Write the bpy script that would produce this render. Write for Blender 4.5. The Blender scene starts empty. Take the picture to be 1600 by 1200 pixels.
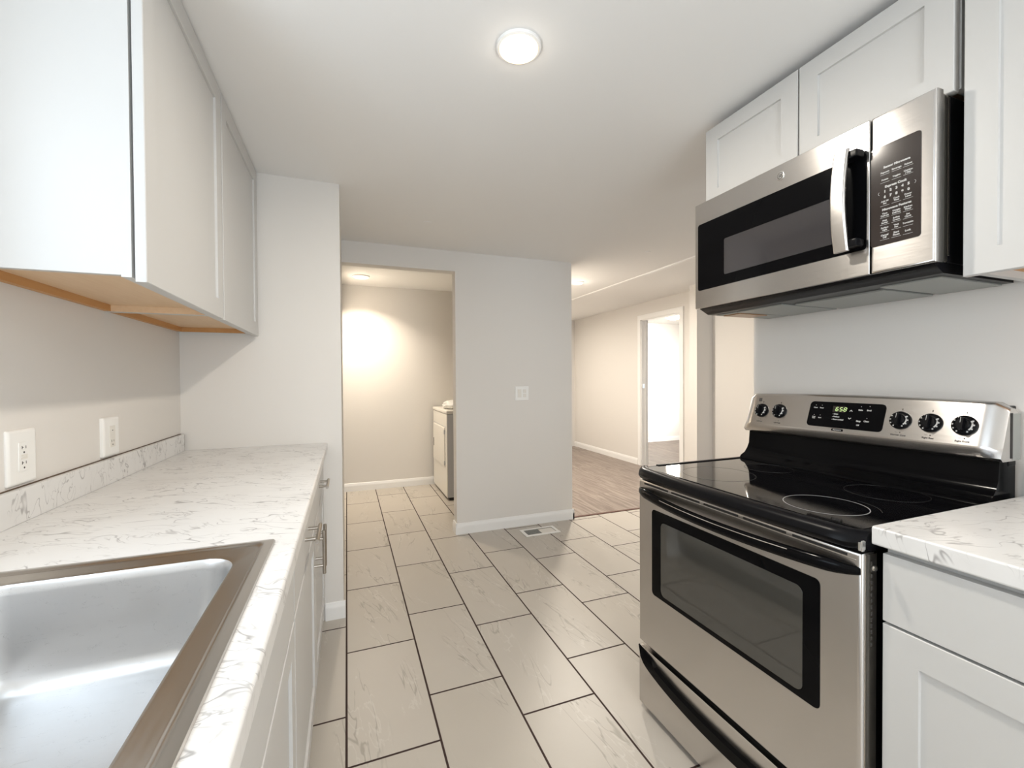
import bpy, bmesh, math, random
from mathutils import Matrix, Vector

SC = bpy.context.scene
COL = SC.collection
R = math.radians
random.seed(7)

# ------------------------------------------------------------------ camera
yaw, pitch, roll, FPX, CAMH = 0.363428, -0.0131269, -0.0060677, 678.68, 1.24
_f = Vector((math.sin(yaw), math.cos(yaw), 0)); _r = Vector((math.cos(yaw), -math.sin(yaw), 0)); _u = Vector((0, 0, 1))
_f2 = _f*math.cos(pitch)+_u*math.sin(pitch); _u2 = _u*math.cos(pitch)-_f*math.sin(pitch)
_r3 = _r*math.cos(roll)+_u2*math.sin(roll); _u3 = _u2*math.cos(roll)-_r*math.sin(roll)
cam = bpy.data.cameras.new('camera'); co = bpy.data.objects.new('camera', cam); COL.objects.link(co)
co.matrix_world = Matrix(((_r3.x, _u3.x, -_f2.x, 0), (_r3.y, _u3.y, -_f2.y, 0), (_r3.z, _u3.z, -_f2.z, CAMH), (0, 0, 0, 1)))
cam.sensor_fit = 'HORIZONTAL'; cam.sensor_width = 36.0; cam.lens = FPX/1600*36.0; cam.clip_start = 0.02
SC.camera = co

# ------------------------------------------------------------------ world, daylight, exposure
w = bpy.data.worlds.new('sky'); SC.world = w; w.use_nodes = True
bg = w.node_tree.nodes['Background']; bg.inputs[0].default_value = (0.72, 0.86, 1.0, 1); bg.inputs[1].default_value = 1.5
SC.view_settings.view_transform = 'Standard'; SC.view_settings.look = 'None'
SC.view_settings.exposure = 0.76; SC.view_settings.gamma = 1.0; SC.view_settings.use_curve_mapping = False

def area(name, loc, direction, sx, sy, power, col, spread=180):
    l = bpy.data.lights.new(name, 'AREA'); l.shape = 'RECTANGLE'; l.size = sx; l.size_y = sy
    l.energy = power; l.color = col; l.spread = R(spread)
    o = bpy.data.objects.new(name, l); COL.objects.link(o); o.location = loc
    o.rotation_euler = Vector(direction).to_track_quat('-Z', 'Z').to_euler()
    return o
DAY = (0.93, 0.97, 1.0)
area('daylight_sink_window', (-0.80, 0.50, 1.62), (1, 0, 0), 0.80, 0.86, 4.4, (0.80, 0.90, 1.0))       # window over the sink
area('daylight_back_window', (0.55, -1.93, 1.25), (0, 1, 0.5), 1.40, 1.75, 21, DAY)                      # glazed door behind the camera
area('daylight_living_window', (2.75, -1.93, 1.40), (0, 1, 0.2), 1.40, 1.30, 10, DAY)                    # living room window
area('daylight_bedroom_window', (5.55, 2.87, 1.05), (-0.04, 1, 0.0), 0.55, 1.25, 17, (1, 0.97, 0.92), 40)   # bedroom window

# ------------------------------------------------------------------ node helpers
def lin(c): return tuple(((x/255)/12.92 if x/255 <= 0.04045 else ((x/255+0.055)/1.055)**2.4) for x in c)
def mat(name, col, rough=0.5, metal=0.0, spec=0.5, **kw):
    m = bpy.data.materials.new(name); m.use_nodes = True
    b = m.node_tree.nodes['Principled BSDF']
    b.inputs['Base Color'].default_value = (*col, 1); b.inputs['Roughness'].default_value = rough
    b.inputs['Metallic'].default_value = metal; b.inputs['Specular IOR Level'].default_value = spec
    for k, v in kw.items(): b.inputs[k].default_value = v
    return m
class G:
    """small wrapper to write node graphs as arithmetic"""
    def __init__(s, m): s.m = m; s.nt = m.node_tree; s.b = s.nt.nodes.get('Principled BSDF')
    def lk(s, v, sock):
        if isinstance(v, (int, float)): sock.default_value = v
        elif isinstance(v, tuple): sock.default_value = v if len(v) == len(sock.default_value) else (*v, 1)
        else: s.nt.links.new(v, sock)
    def ma(s, op, a, b=None, c=None):
        n = s.nt.nodes.new('ShaderNodeMath'); n.operation = op; s.lk(a, n.inputs[0])
        if b is not None: s.lk(b, n.inputs[1])
        if c is not None: s.lk(c, n.inputs[2])
        return n.outputs[0]
    def pos(s):
        g = s.nt.nodes.new('ShaderNodeNewGeometry'); x = s.nt.nodes.new('ShaderNodeSeparateXYZ'); s.nt.links.new(g.outputs['Position'], x.inputs[0])
        return x.outputs[0], x.outputs[1], x.outputs[2]
    def xyz(s, a, b, c):
        n = s.nt.nodes.new('ShaderNodeCombineXYZ')
        for k, v in enumerate((a, b, c)): s.lk(v, n.inputs[k])
        return n.outputs[0]
    def noise(s, vec, scale, detail=3, rough=0.5, dist=0.0):
        n = s.nt.nodes.new('ShaderNodeTexNoise'); s.lk(vec, n.inputs['Vector']); n.inputs['Scale'].default_value = scale
        n.inputs['Detail'].default_value = detail; n.inputs['Roughness'].default_value = rough; n.inputs['Distortion'].default_value = dist
        return n.outputs['Fac']
    def white(s, vec):
        n = s.nt.nodes.new('ShaderNodeTexWhiteNoise'); n.noise_dimensions = '3D'; s.lk(vec, n.inputs['Vector']); return n.outputs['Value']
    def mix(s, f, a, b):
        n = s.nt.nodes.new('ShaderNodeMix'); n.data_type = 'RGBA'; s.lk(f, n.inputs[0]); s.lk(a, n.inputs[6]); s.lk(b, n.inputs[7]); return n.outputs[2]
    def ramp(s, f, lo, hi):
        n = s.nt.nodes.new('ShaderNodeMapRange'); n.interpolation_type = 'SMOOTHSTEP'; s.lk(f, n.inputs[0]); n.inputs[1].default_value = lo; n.inputs[2].default_value = hi
        return n.outputs[0]
    def bump(s, h, strength, dist=0.002):
        n = s.nt.nodes.new('ShaderNodeBump'); n.inputs['Strength'].default_value = strength; n.inputs['Distance'].default_value = dist
        s.lk(h, n.inputs['Height']); s.nt.links.new(n.outputs[0], s.b.inputs['Normal'])
    def set(s, k, v): s.lk(v, s.b.inputs[k])

# ------------------------------------------------------------------ materials
def paint(name, col, rough, bumpy=0.04):
    m = mat(name, col, rough, spec=0.3); g = G(m); x, y, z = g.pos()
    g.bump(g.noise(g.xyz(x, y, z), 260, 2), bumpy, 0.001); return m
M = {}
M['wall'] = paint('wall_paint', (0.74, 0.71, 0.67), 0.6)
M['wall_cool'] = M['wall']
M['ceil'] = paint('ceiling_paint', (0.86, 0.85, 0.83), 0.8, 0.06)
M['trimw'] = mat('white_trim_paint', (0.86, 0.85, 0.83), 0.35)
M['cab'] = mat('white_cabinet_paint', (0.56, 0.552, 0.535), 0.38, spec=0.4)
M['dark'] = mat('dark_gap', (0.02, 0.018, 0.016), 0.7)
M['kick'] = mat('toe_kick_paint', (0.55, 0.53, 0.5), 0.5)
M['plastic'] = mat('white_plastic', (0.86, 0.85, 0.82), 0.3)
M['plastic2'] = mat('ivory_plastic', (0.78, 0.75, 0.69), 0.35)
M['slot'] = mat('socket_slot', (0.05, 0.045, 0.04), 0.6)
M['caulk'] = mat('brown_gap', (0.10, 0.065, 0.04), 0.8)
M['black'] = mat('black_gloss', (0.003, 0.003, 0.0035), 0.12, spec=0.08)
M['blackm'] = mat('black_satin', (0.004, 0.004, 0.005), 0.30, spec=0.12)
M['glassk'] = mat('black_ceramic_glass', (0.004, 0.004, 0.005), 0.05, spec=0.75)
M['ring'] = mat('burner_ring', (0.32, 0.32, 0.32), 0.3)
M['ringd'] = mat('burner_ring_faint', (0.035, 0.035, 0.035), 0.25)
M['oveng'] = mat('oven_window_glass', (0.050, 0.048, 0.042), 0.04, spec=1.0)
M['microg'] = mat('microwave_window_glass', (0.035, 0.032, 0.034), 0.06, spec=0.9)
M['panelk'] = mat('control_panel_black', (0.03, 0.022, 0.019), 0.12, spec=0.6)
M['white'] = mat('white_print', (0.50, 0.50, 0.49), 0.5)
M['print'] = mat('dark_print', (0.05, 0.045, 0.04), 0.5)
M['chrome'] = mat('chrome', (0.80, 0.79, 0.77), 0.12, 1.0)
M['nickel'] = mat('brushed_nickel', (0.42, 0.38, 0.33), 0.28, 1.0)
M['filter'] = mat('aluminium_filter', (0.36, 0.37, 0.35), 0.45, 0.6)
M['dryer'] = mat('white_enamel', (0.80, 0.77, 0.71), 0.3)
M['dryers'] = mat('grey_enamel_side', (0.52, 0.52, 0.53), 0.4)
M['bag'] = mat('white_plastic_bag', (0.82, 0.81, 0.78), 0.35)
M['lens'] = mat('amber_lens', (0.32, 0.16, 0.06), 0.3)
M['doorw'] = mat('white_door_paint', (0.80, 0.78, 0.75), 0.4)

def emit(name, col, s):
    m = mat(name, col, 0.5); b = m.node_tree.nodes['Principled BSDF']
    b.inputs['Emission Color'].default_value = (*col, 1); b.inputs['Emission Strength'].default_value = s; return m
M['lamp'] = emit('lamp_diffuser', (1.0, 0.80, 0.56), 1.1)
M['lamp2'] = emit('lamp_diffuser_soft', (1.0, 0.88, 0.66), 7.0)
M['led'] = emit('green_display', (0.45, 0.62, 0.24), 0.55)

def steel(name, col, rough, aniso, streak=True):
    m = mat(name, col, rough, 1.0); g = G(m); x, y, z = g.pos()
    g.set('Anisotropic', aniso); g.set('Tangent', g.xyz(0.0, 0.001, 1.0))
    n = g.noise(g.xyz(g.ma('MULTIPLY', x, 40), g.ma('MULTIPLY', y, 3), g.ma('MULTIPLY', z, 220)), 4, 2)
    if streak: g.set('Roughness', g.ma('MULTIPLY_ADD', n, 0.10, rough-0.05))
    return m
M['steel'] = steel('brushed_stainless', (0.62, 0.60, 0.582), 0.24, 0.75)
M['steelp'] = steel('polished_stainless_edge', (0.66, 0.63, 0.58), 0.16, 0.3)

def sink_steel():
    m = mat('sink_stainless', (0.60, 0.60, 0.60), 0.32, 1.0); g = G(m); x, y, z = g.pos()
    n1 = g.noise(g.xyz(g.ma('MULTIPLY', x, 6), g.ma('MULTIPLY', y, 60), g.ma('MULTIPLY', z, 60)), 4, 2)
    n2 = g.noise(g.xyz(x, y, z), 14, 5, 0.65)
    g.set('Roughness', g.ma('ADD', g.ma('MULTIPLY_ADD', n1, 0.10, 0.24), g.ma('MULTIPLY', n2, 0.16)))
    sc = g.noise(g.xyz(g.ma('MULTIPLY', x, 9), g.ma('MULTIPLY', y, 26), g.ma('MULTIPLY', z, 20)), 3, 4, 0.6, 1.5)
    line = g.ma('SUBTRACT', 1.0, g.ramp(g.ma('ABSOLUTE', g.ma('SUBTRACT', sc, 0.62)), 0.0, 0.006))
    g.set('Base Color', g.mix(g.ma('MULTIPLY', line, 0.6), (0.60, 0.60, 0.60), (0.30, 0.30, 0.30)))
    return m
M['sink'] = sink_steel()
M['rim'] = steel('sink_rim_stainless', (0.50, 0.475, 0.445), 0.24, 0.0)

def marble():
    m = mat('marble_laminate', (0.82, 0.8, 0.77), 0.28, spec=0.45); g = G(m); x, y, z = g.pos()
    wx = g.noise(g.xyz(x, y, z), 5, 3); wy = g.noise(g.xyz(y, z, x), 5, 3)
    def vein(sx, sy, scale, width, det, ox):
        v = g.xyz(g.ma('ADD', g.ma('MULTIPLY', g.ma('ADD', x, g.ma('MULTIPLY', wx, 0.10)), sx), ox),
                  g.ma('MULTIPLY', g.ma('ADD', g.ma('ADD', y, g.ma('MULTIPLY', x, 0.35)), g.ma('MULTIPLY', wy, 0.12)), sy), g.ma('MULTIPLY', z, 0.8))
        n = g.noise(v, scale, det, 0.55, 0.6)
        return g.ma('SUBTRACT', 1.0, g.ramp(g.ma('ABSOLUTE', g.ma('SUBTRACT', n, 0.5)), 0.0, width))
    v1 = vein(0.5, 1.6, 11.0, 0.014, 2, 3.1); v2 = vein(0.8, 1.6, 24.0, 0.028, 2, 9.7)
    mask = g.ramp(g.noise(g.xyz(x, y, z), 11, 2), 0.38, 0.55); mask2 = g.ramp(g.noise(g.xyz(y, x, z), 12, 2), 0.45, 0.65)
    cloud = g.noise(g.xyz(x, y, z), 6, 4)
    c = g.mix(g.ma('MULTIPLY', g.ramp(cloud, 0.45, 0.75), 0.5), (0.74, 0.73, 0.715), (0.64, 0.625, 0.605))
    c = g.mix(g.ma('MULTIPLY', g.ma('MULTIPLY', v2, mask2), 0.75), c, (0.36, 0.345, 0.335))
    c = g.mix(g.ma('MULTIPLY', g.ma('MULTIPLY', v1, mask), 0.72), c, (0.24, 0.225, 0.22))
    g.set('Base Color', c); return m
M['marble'] = marble()

def tiles():
    m = mat('veined_floor_tile', (0.6, 0.55, 0.48), 0.35, spec=0.45); g = G(m); x, y, z = g.pos()
    PX, PY = 0.3035, 0.622
    u = g.ma('DIVIDE', g.ma('ADD', x, 0.0135), PX); c = g.ma('FLOOR', u); fx = g.ma('SUBTRACT', u, c)
    par = g.ma('FLOORED_MODULO', c, 2.0)
    v = g.ma('DIVIDE', g.ma('SUBTRACT', y, g.ma('MULTIPLY_ADD', par, 0.226, 1.468)), PY); r = g.ma('FLOOR', v); fy = g.ma('SUBTRACT', v, r)
    ex = g.ma('MULTIPLY', g.ma('MINIMUM', fx, g.ma('SUBTRACT', 1.0, fx)), PX); ey = g.ma('MULTIPLY', g.ma('MINIMUM', fy, g.ma('SUBTRACT', 1.0, fy)), PY)
    e = g.ma('MINIMUM', ex, ey)
    tile = g.ramp(e, 0.0031, 0.0045)
    idv = g.white(g.xyz(c, r, 0.5)); id2 = g.white(g.xyz(r, c, 3.5))
    slant = g.ma('MULTIPLY_ADD', id2, 0.5, -0.18)
    xs = g.ma('ADD', g.ma('ADD', x, g.ma('MULTIPLY', y, slant)), g.ma('MULTIPLY', idv, 37.0)); ys = g.ma('ADD', y, g.ma('MULTIPLY', id2, 53.0))
    def vein(sx, sy, scale, width, cen):
        n = g.noise(g.xyz(g.ma('MULTIPLY', xs, sx), g.ma('MULTIPLY', ys, sy), 0.0), scale, 3, 0.5, 0.7)
        return g.ma('SUBTRACT', 1.0, g.ramp(g.ma('ABSOLUTE', g.ma('SUBTRACT', n, cen)), 0.0, width))
    band = g.ramp(g.noise(g.xyz(g.ma('MULTIPLY', xs, 2.4), g.ma('MULTIPLY', ys, 0.45), 1.0), 3.0, 1), 0.48, 0.60)
    v1 = vein(3.2, 0.50, 4.2, 0.022, 0.5); v2 = vein(3.0, 0.7, 6.5, 0.026, 0.55)
    base = g.mix(idv, (0.50, 0.46, 0.405), (0.535, 0.495, 0.445))
    base = g.mix(g.ma('MULTIPLY', g.noise(g.xyz(xs, ys, 2.0), 5, 4), 0.35), base, (0.43, 0.39, 0.335))
    base = g.mix(g.ma('MULTIPLY', g.ma('MULTIPLY', v1, band), 0.60), base, (0.27, 0.245, 0.205))
    base = g.mix(g.ma('MULTIPLY', g.ma('MULTIPLY', v2, band), 0.40), base, (0.64, 0.61, 0.56))
    g.set('Base Color', g.mix(tile, (0.035, 0.016, 0.012), base))
    g.set('Roughness', g.ma('MULTIPLY_ADD', tile, -0.42, 0.8))
    g.bump(g.ma('ADD', tile, g.ma('MULTIPLY', v1, g.ma('MULTIPLY', band, -0.15))), 0.5, 0.0015)
    return m
M['tile'] = tiles()

def planks():
    m = mat('vinyl_plank', (0.3, 0.24, 0.2), 0.4, spec=0.5); g = G(m); x, y, z = g.pos()
    u = g.ma('DIVIDE', x, 0.178); c = g.ma('FLOOR', u); fx = g.ma('SUBTRACT', u, c)
    v = g.ma('ADD', g.ma('DIVIDE', y, 1.22), g.white(g.xyz(c, 0.3, 0.2))); r = g.ma('FLOOR', v); fy = g.ma('SUBTRACT', v, r)
    e = g.ma('MINIMUM', g.ma('MULTIPLY', g.ma('MINIMUM', fx, g.ma('SUBTRACT', 1.0, fx)), 0.178), g.ma('MULTIPLY', g.ma('MINIMUM', fy, g.ma('SUBTRACT', 1.0, fy)), 1.22))
    idv = g.white(g.xyz(c, r, 1.5))
    grain = g.noise(g.xyz(g.ma('ADD', g.ma('MULTIPLY', x, 14), g.ma('MULTIPLY', idv, 31)), g.ma('MULTIPLY', y, 0.9), idv), 3.0, 5, 0.6, 0.4)
    c1 = g.mix(g.ramp(grain, 0.34, 0.68), (0.17, 0.132, 0.11), (0.36, 0.30, 0.26))
    c1 = g.mix(g.ma('MULTIPLY', idv, 0.45), c1, (0.27, 0.22, 0.19))
    g.set('Base Color', g.mix(g.ramp(e, 0.0008, 0.002), (0.09, 0.06, 0.045), c1)); return m
M['plank'] = planks()

def wood(name, a, b, s=9):
    m = mat(name, a, 0.5); g = G(m); x, y, z = g.pos()
    n = g.noise(g.xyz(g.ma('MULTIPLY', x, 10), y, g.ma('MULTIPLY', z, 10)), s, 4)
    g.set('Base Color', g.mix(n, a, b)); return m
M['birch'] = wood('birch_plywood', (0.68, 0.46, 0.27), (0.78, 0.58, 0.38))
M['orange'] = wood('raw_wood_edge', (0.50, 0.24, 0.075), (0.60, 0.32, 0.12))
M['redstrip'] = mat('dark_reducer_strip', (0.12, 0.05, 0.035), 0.5)

mg = bpy.data.materials.new('window_glass'); mg.use_nodes = True; nt = mg.node_tree; nt.nodes.remove(nt.nodes['Principled BSDF'])
_t = nt.nodes.new('ShaderNodeBsdfTransparent'); _g = nt.nodes.new('ShaderNodeBsdfGlossy'); _g.inputs['Roughness'].default_value = 0.02
_m = nt.nodes.new('ShaderNodeMixShader'); _m.inputs[0].default_value = 0.06
nt.links.new(_t.outputs[0], _m.inputs[1]); nt.links.new(_g.outputs[0], _m.inputs[2]); nt.links.new(_m.outputs[0], nt.nodes['Material Output'].inputs[0])
M['pane'] = mg

# ------------------------------------------------------------------ mesh builder
class B:
    def __init__(s, T=None): s.bm = bmesh.new(); s.T = T
    def _fin(s, vs):
        if s.T is not None: bmesh.ops.transform(s.bm, matrix=s.T, verts=vs)
    def box(s, x0, x1, y0, y1, z0, z1, bev=0.0, seg=2, edges=None):
        if x0 > x1: x0, x1 = x1, x0
        if y0 > y1: y0, y1 = y1, y0
        if z0 > z1: z0, z1 = z1, z0
        r = bmesh.ops.create_cube(s.bm, size=1.0); vs = r['verts']
        for v in vs: v.co = Vector((x0+(v.co.x+.5)*(x1-x0), y0+(v.co.y+.5)*(y1-y0), z0+(v.co.z+.5)*(z1-z0)))
        if bev > 0:
            es = list({e for v in vs for e in v.link_edges})
            if edges: es = [e for e in es if edges((e.verts[0].co+e.verts[1].co)/2, (e.verts[1].co-e.verts[0].co).normalized())]
            k = bmesh.ops.bevel(s.bm, geom=es, offset=bev, segments=seg, affect='EDGES', profile=0.5)
            vs = list({v for f in k['faces'] for v in f.verts} | {v for v in vs if v.is_valid})
        s._fin(vs); return s
    def poly(s, pts, normal, depth, bev=0.0):
        """extrude a planar 3D polygon by depth along normal"""
        n = Vector(normal).normalized(); a = [s.bm.verts.new(Vector(p)) for p in pts]; b = [s.bm.verts.new(Vector(p)+n*depth) for p in pts]
        k = len(pts); f1 = s.bm.faces.new(a); f2 = s.bm.faces.new(b)
        for i in range(k): s.bm.faces.new((a[i], b[i], b[(i+1) % k], a[(i+1) % k]))
        if bev > 0: 
            r = bmesh.ops.bevel(s.bm, geom=list(f2.edges), offset=bev, segments=2, affect='EDGES', profile=0.5)
            s._fin(list(set(a) | {v for f in r['faces'] for v in f.verts} | {v for v in b if v.is_valid}))
        else: s._fin(a+b)
        return s
    def loft(s, rings, closed_ring=True, closed_path=False, caps=True):
        vv = [[s.bm.verts.new(Vector(p)) for p in r] for r in rings]; k = len(rings[0]); n = len(rings)
        for i in range(n if closed_path else n-1):
            a, b = vv[i], vv[(i+1) % n]
            for j in range(k if closed_ring else k-1):
                s.bm.faces.new((a[j], a[(j+1) % k], b[(j+1) % k], b[j]))
        if caps and not closed_path and closed_ring: s.bm.faces.new(vv[0][::-1]); s.bm.faces.new(vv[-1])
        s._fin([v for r in vv for v in r]); return s
    def tube(s, pts, r, n=12, closed=False, ry=None, caps=True):
        pts = [Vector(p) for p in pts]; rings = []
        for i, p in enumerate(pts):
            if closed: t = pts[(i+1) % len(pts)]-pts[i-1]
            else: t = pts[min(i+1, len(pts)-1)]-pts[max(i-1, 0)]
            t.normalize(); up = Vector((0, 0, 1)) if abs(t.z) < 0.9 else Vector((0, 1, 0))
            a = t.cross(up).normalized(); b = a.cross(t).normalized()
            rr = r[i] if isinstance(r, (list, tuple)) else r; r2 = (ry[i] if isinstance(ry, (list, tuple)) else ry) if ry else rr
            rings.append([p+a*rr*math.cos(2*math.pi*j/n)+b*r2*math.sin(2*math.pi*j/n) for j in range(n)])
        return s.loft(rings, True, closed, caps)
    def lathe(s, prof, origin, axis, n=32):
        ax = Vector(axis).normalized(); up = Vector((0, 0, 1)) if abs(ax.z) < 0.9 else Vector((0, 1, 0))
        a = ax.cross(up).normalized(); b = ax.cross(a).normalized(); o = Vector(origin)
        rings = [[o+ax*h+(a*math.cos(2*math.pi*j/n)+b*math.sin(2*math.pi*j/n))*max(r, 1e-5) for j in range(n)] for r, h in prof]
        return s.loft(rings, True, False, True)
    def mesh(s, me):
        k = len(s.bm.verts); s.bm.from_mesh(me); s.bm.verts.ensure_lookup_table(); s._fin([s.bm.verts[i] for i in range(k, len(s.bm.verts))]); return s
    def build(s, name, m, parent=None, label=None, angle=35, origin=None, smooth=True):
        bm = s.bm; bmesh.ops.remove_doubles(bm, verts=bm.verts, dist=1e-6); bmesh.ops.recalc_face_normals(bm, faces=bm.faces)
        me = bpy.data.meshes.new(name)
        off = Vector(parent['_o']) if parent is not None else None
        if off is None:
            if origin is None:
                xs = [v.co.x for v in bm.verts]; ys = [v.co.y for v in bm.verts]; zs = [v.co.z for v in bm.verts]
                origin = ((min(xs)+max(xs))/2, (min(ys)+max(ys))/2, min(zs))
            off = Vector(origin)
        bmesh.ops.translate(bm, verts=bm.verts, vec=-off)
        bm.to_mesh(me); bm.free()
        for mm in (m if isinstance(m, (list, tuple)) else [m]): me.materials.append(M[mm])
        if smooth:
            for p in me.polygons: p.use_smooth = True
            me.set_sharp_from_angle(angle=R(angle))
        o = bpy.data.objects.new(name, me); COL.objects.link(o); o['_o'] = list(off)
        if smooth:
            wn = o.modifiers.new('weighted_normal', 'WEIGHTED_NORMAL'); wn.keep_sharp = True; wn.weight = 90
        if parent is not None: o.parent = parent
        else: o.location = off
        if label: o['label'] = label
        return o
def thing(name, label, cat, loc, group=None, kind=None):
    o = bpy.data.objects.new(name, None); COL.objects.link(o); o.location = loc; o['_o'] = list(loc); o.empty_display_size = 0.1
    return tag(o, label, cat, group, kind)
def tag(o, label, cat, group=None, kind=None):
    o['label'] = label; o['category'] = cat
    if group: o['group'] = group
    if kind: o['kind'] = kind
    return o
def rrect(w, h, r, n=6, cx=0, cy=0, radii=None):
    """rounded rectangle outline, counter-clockwise"""
    rr = radii or (r, r, r, r); out = []
    for (sx, sy, a0), q in zip(((1, -1, -90), (1, 1, 0), (-1, 1, 90), (-1, -1, 180)), rr):
        for i in range(n+1):
            a = R(a0+90*i/n); out.append((cx+sx*(w/2-q)+q*math.cos(a), cy+sy*(h/2-q)+q*math.sin(a)))
    return out
def text_mesh(txt, size, align='CENTER', bold=0.0, sx=1.0, shear=0.0):
    c = bpy.data.curves.new('t', 'FONT'); c.body = txt; c.size = size; c.align_x = align; c.align_y = 'CENTER'; c.extrude = 0.0002; c.offset = bold; c.shear = shear
    c.resolution_u = 3
    o = bpy.data.objects.new('t', c); COL.objects.link(o); bpy.context.view_layer.update()
    me = bpy.data.meshes.new_from_object(o.evaluated_get(bpy.context.evaluated_depsgraph_get()))
    if sx != 1.0:
        for v in me.vertices: v.co.x *= sx
    bpy.data.objects.remove(o); bpy.data.curves.remove(c); return me
def put_text(b, txt, size, x, y, z=0.0, **kw):
    me = text_mesh(txt, size, **kw)
    for v in me.vertices: v.co.x += x; v.co.y += y; v.co.z += z
    b.mesh(me); bpy.data.meshes.remove(me)
def basis(o, x, y):
    x = Vector(x).normalized(); y = Vector(y).normalized(); z = x.cross(y)
    return Matrix(((x.x, y.x, z.x, o[0]), (x.y, y.y, z.y, o[1]), (x.z, y.z, z.z, o[2]), (0, 0, 0, 1)))

# ------------------------------------------------------------------ room shell
def S(o, label, cat): return tag(o, label, cat, None, 'structure')
ZC = 2.245
LX, RX, HX = -0.72, 1.67, 3.87
BY, EY = -2.0, 6.97
def wall_holes(axis, pos0, pos1, a0, a1, z0, z1, holes):
    """wall slab; axis 'x' = constant x, runs along y. holes: (a0,a1,z0,z1)"""
    b = B(); cur = a0
    def bx(p, q, zz0, zz1):
        if q-p < 1e-4 or zz1-zz0 < 1e-4: return
        if axis == 'x': b.box(pos0, pos1, p, q, zz0, zz1)
        else: b.box(p, q, pos0, pos1, zz0, zz1)
    for h in sorted(holes):
        bx(cur, h[0], z0, z1); bx(h[0], h[1], z0, h[2]); bx(h[0], h[1], h[3], z1); cur = h[1]
    bx(cur, a1, z0, z1); return b
b = B().box(LX-.1, 2.72, BY-.1, 3.405, -.1, 0).box(LX-.1, 1.845, 3.405, 5.113, -.1, 0)
S(b.build('floor', 'tile'), 'greige veined rectangular tile floor with dark grout lines', 'floor')
b = B().box(1.845, HX+.1, 3.405, EY+.1, -.1, 0).box(2.72, HX+.1, BY-.1, 3.405, -.1, 0).box(HX+.1, 7.2, 2.7, 7.1, -.1, 0)
S(b.build('floor_hall', 'plank'), 'grey brown wood plank floor of the hall beyond the tiles', 'floor')
b = B().box(LX-.1, 2.72, BY-.1, 3.475, ZC, ZC+.1).box(1.745, 2.72, 3.475, EY+.1, ZC, ZC+.1)
S(b.build('ceiling', 'ceil'), 'flat white kitchen ceiling with round lights', 'ceiling')
b = B(); b.poly([(2.72, BY-.1, ZC), (HX+.1, BY-.1, 2.285), (HX+.1, BY-.1, 2.385), (2.72, BY-.1, ZC+.1)], (0, 1, 0), EY-BY+.2)
S(b.build('ceiling_hall', 'ceil'), 'white ceiling of the hall beyond the raised seam strip', 'ceiling')
b = B().box(LX, 1.745, 3.475, 5.113, 2.28, 2.36)
S(b.build('ceiling_closet', 'ceil'), 'white ceiling inside the laundry closet', 'ceiling')
b = B().box(HX+.1, 7.2, 2.7, 7.1, 2.28, 2.38)
S(b.build('ceiling_bedroom', 'ceil'), 'white ceiling of the room seen through the doorway', 'ceiling')
b = wall_holes('x', LX-.1, LX, BY-.1, 2.42, 0, ZC, [(0.08, 0.92, 1.16, 2.08)])
S(b.build('wall_left', 'wall'), 'greige wall behind the left counter and outlets', 'wall')
S(B().box(LX-.1, -.027, 2.42, 3.475, 0, ZC).box(LX-.1, -.040, 3.475, 5.113, 0, 2.28).build('wall_pier', 'wall'), 'greige projecting wall at the far end of the left counter', 'wall')
b = B().box(.808, 1.845, 3.375, 3.475, 0, ZC).box(-.027, .808, 3.375, 3.475, 2.087, ZC)
S(b.build('wall_partition', 'wall'), 'greige partition wall with the light switch and closet opening', 'wall')
S(B().box(LX-.1, 1.845, 5.113, 5.213, 0, 2.36).build('wall_closet', 'wall'), 'greige back wall of the laundry closet', 'wall')
S(B().box(1.745, 1.845, 3.475, 5.113, 0, 2.36).box(1.745, 1.845, 5.213, EY, 0, ZC).build('wall_hall_left', 'wall'), 'greige wall on the hall side of the laundry closet', 'wall')
S(B().box(RX, RX+.1, BY, 1.405, 0, ZC).build('wall_right', 'wall'), 'pale wall behind the range and microwave', 'wall')
b = wall_holes('x', HX, HX+.1, BY, EY, 0, 2.385, [(4.30, 5.06, 0, 2.045)])
S(b.build('wall_hall', 'wall'), 'greige hall wall with the white framed doorway', 'wall')
S(B().box(3.645, HX, 3.79, 3.90, 0, 2.29).build('wall_wing', 'wall'), 'narrow wing wall right of the white doorway', 'wall')
b = wall_holes('y', EY, EY+.1, 1.845, HX+.1, 0, 2.385, [(2.95, 3.72, 0, 2.04)])
S(b.build('wall_hall_end', 'wall'), 'greige wall closing the far end of the hall', 'wall')
b = wall_holes('y', BY-.1, BY, LX-.1, HX+.1, 0, 2.385, [(-.18, 1.28, .12, 2.12), (2.0, 3.5, .7, 2.1)])
S(b.build('wall_back', 'wall'), 'greige wall behind the camera', 'wall')
b = wall_holes('y', 2.75, 2.85, HX+.1, 7.1, 0, 2.385, [(5.2, 5.9, .35, 1.75)])
b.box(7.0, 7.1, 2.85, 6.93, 0, 2.38).box(HX+.1, 7.1, 6.85, 6.95, 0, 2.38)
S(b.build('wall_bedroom', 'wall'), 'bright wall of the room seen through the doorway', 'wall')

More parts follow.
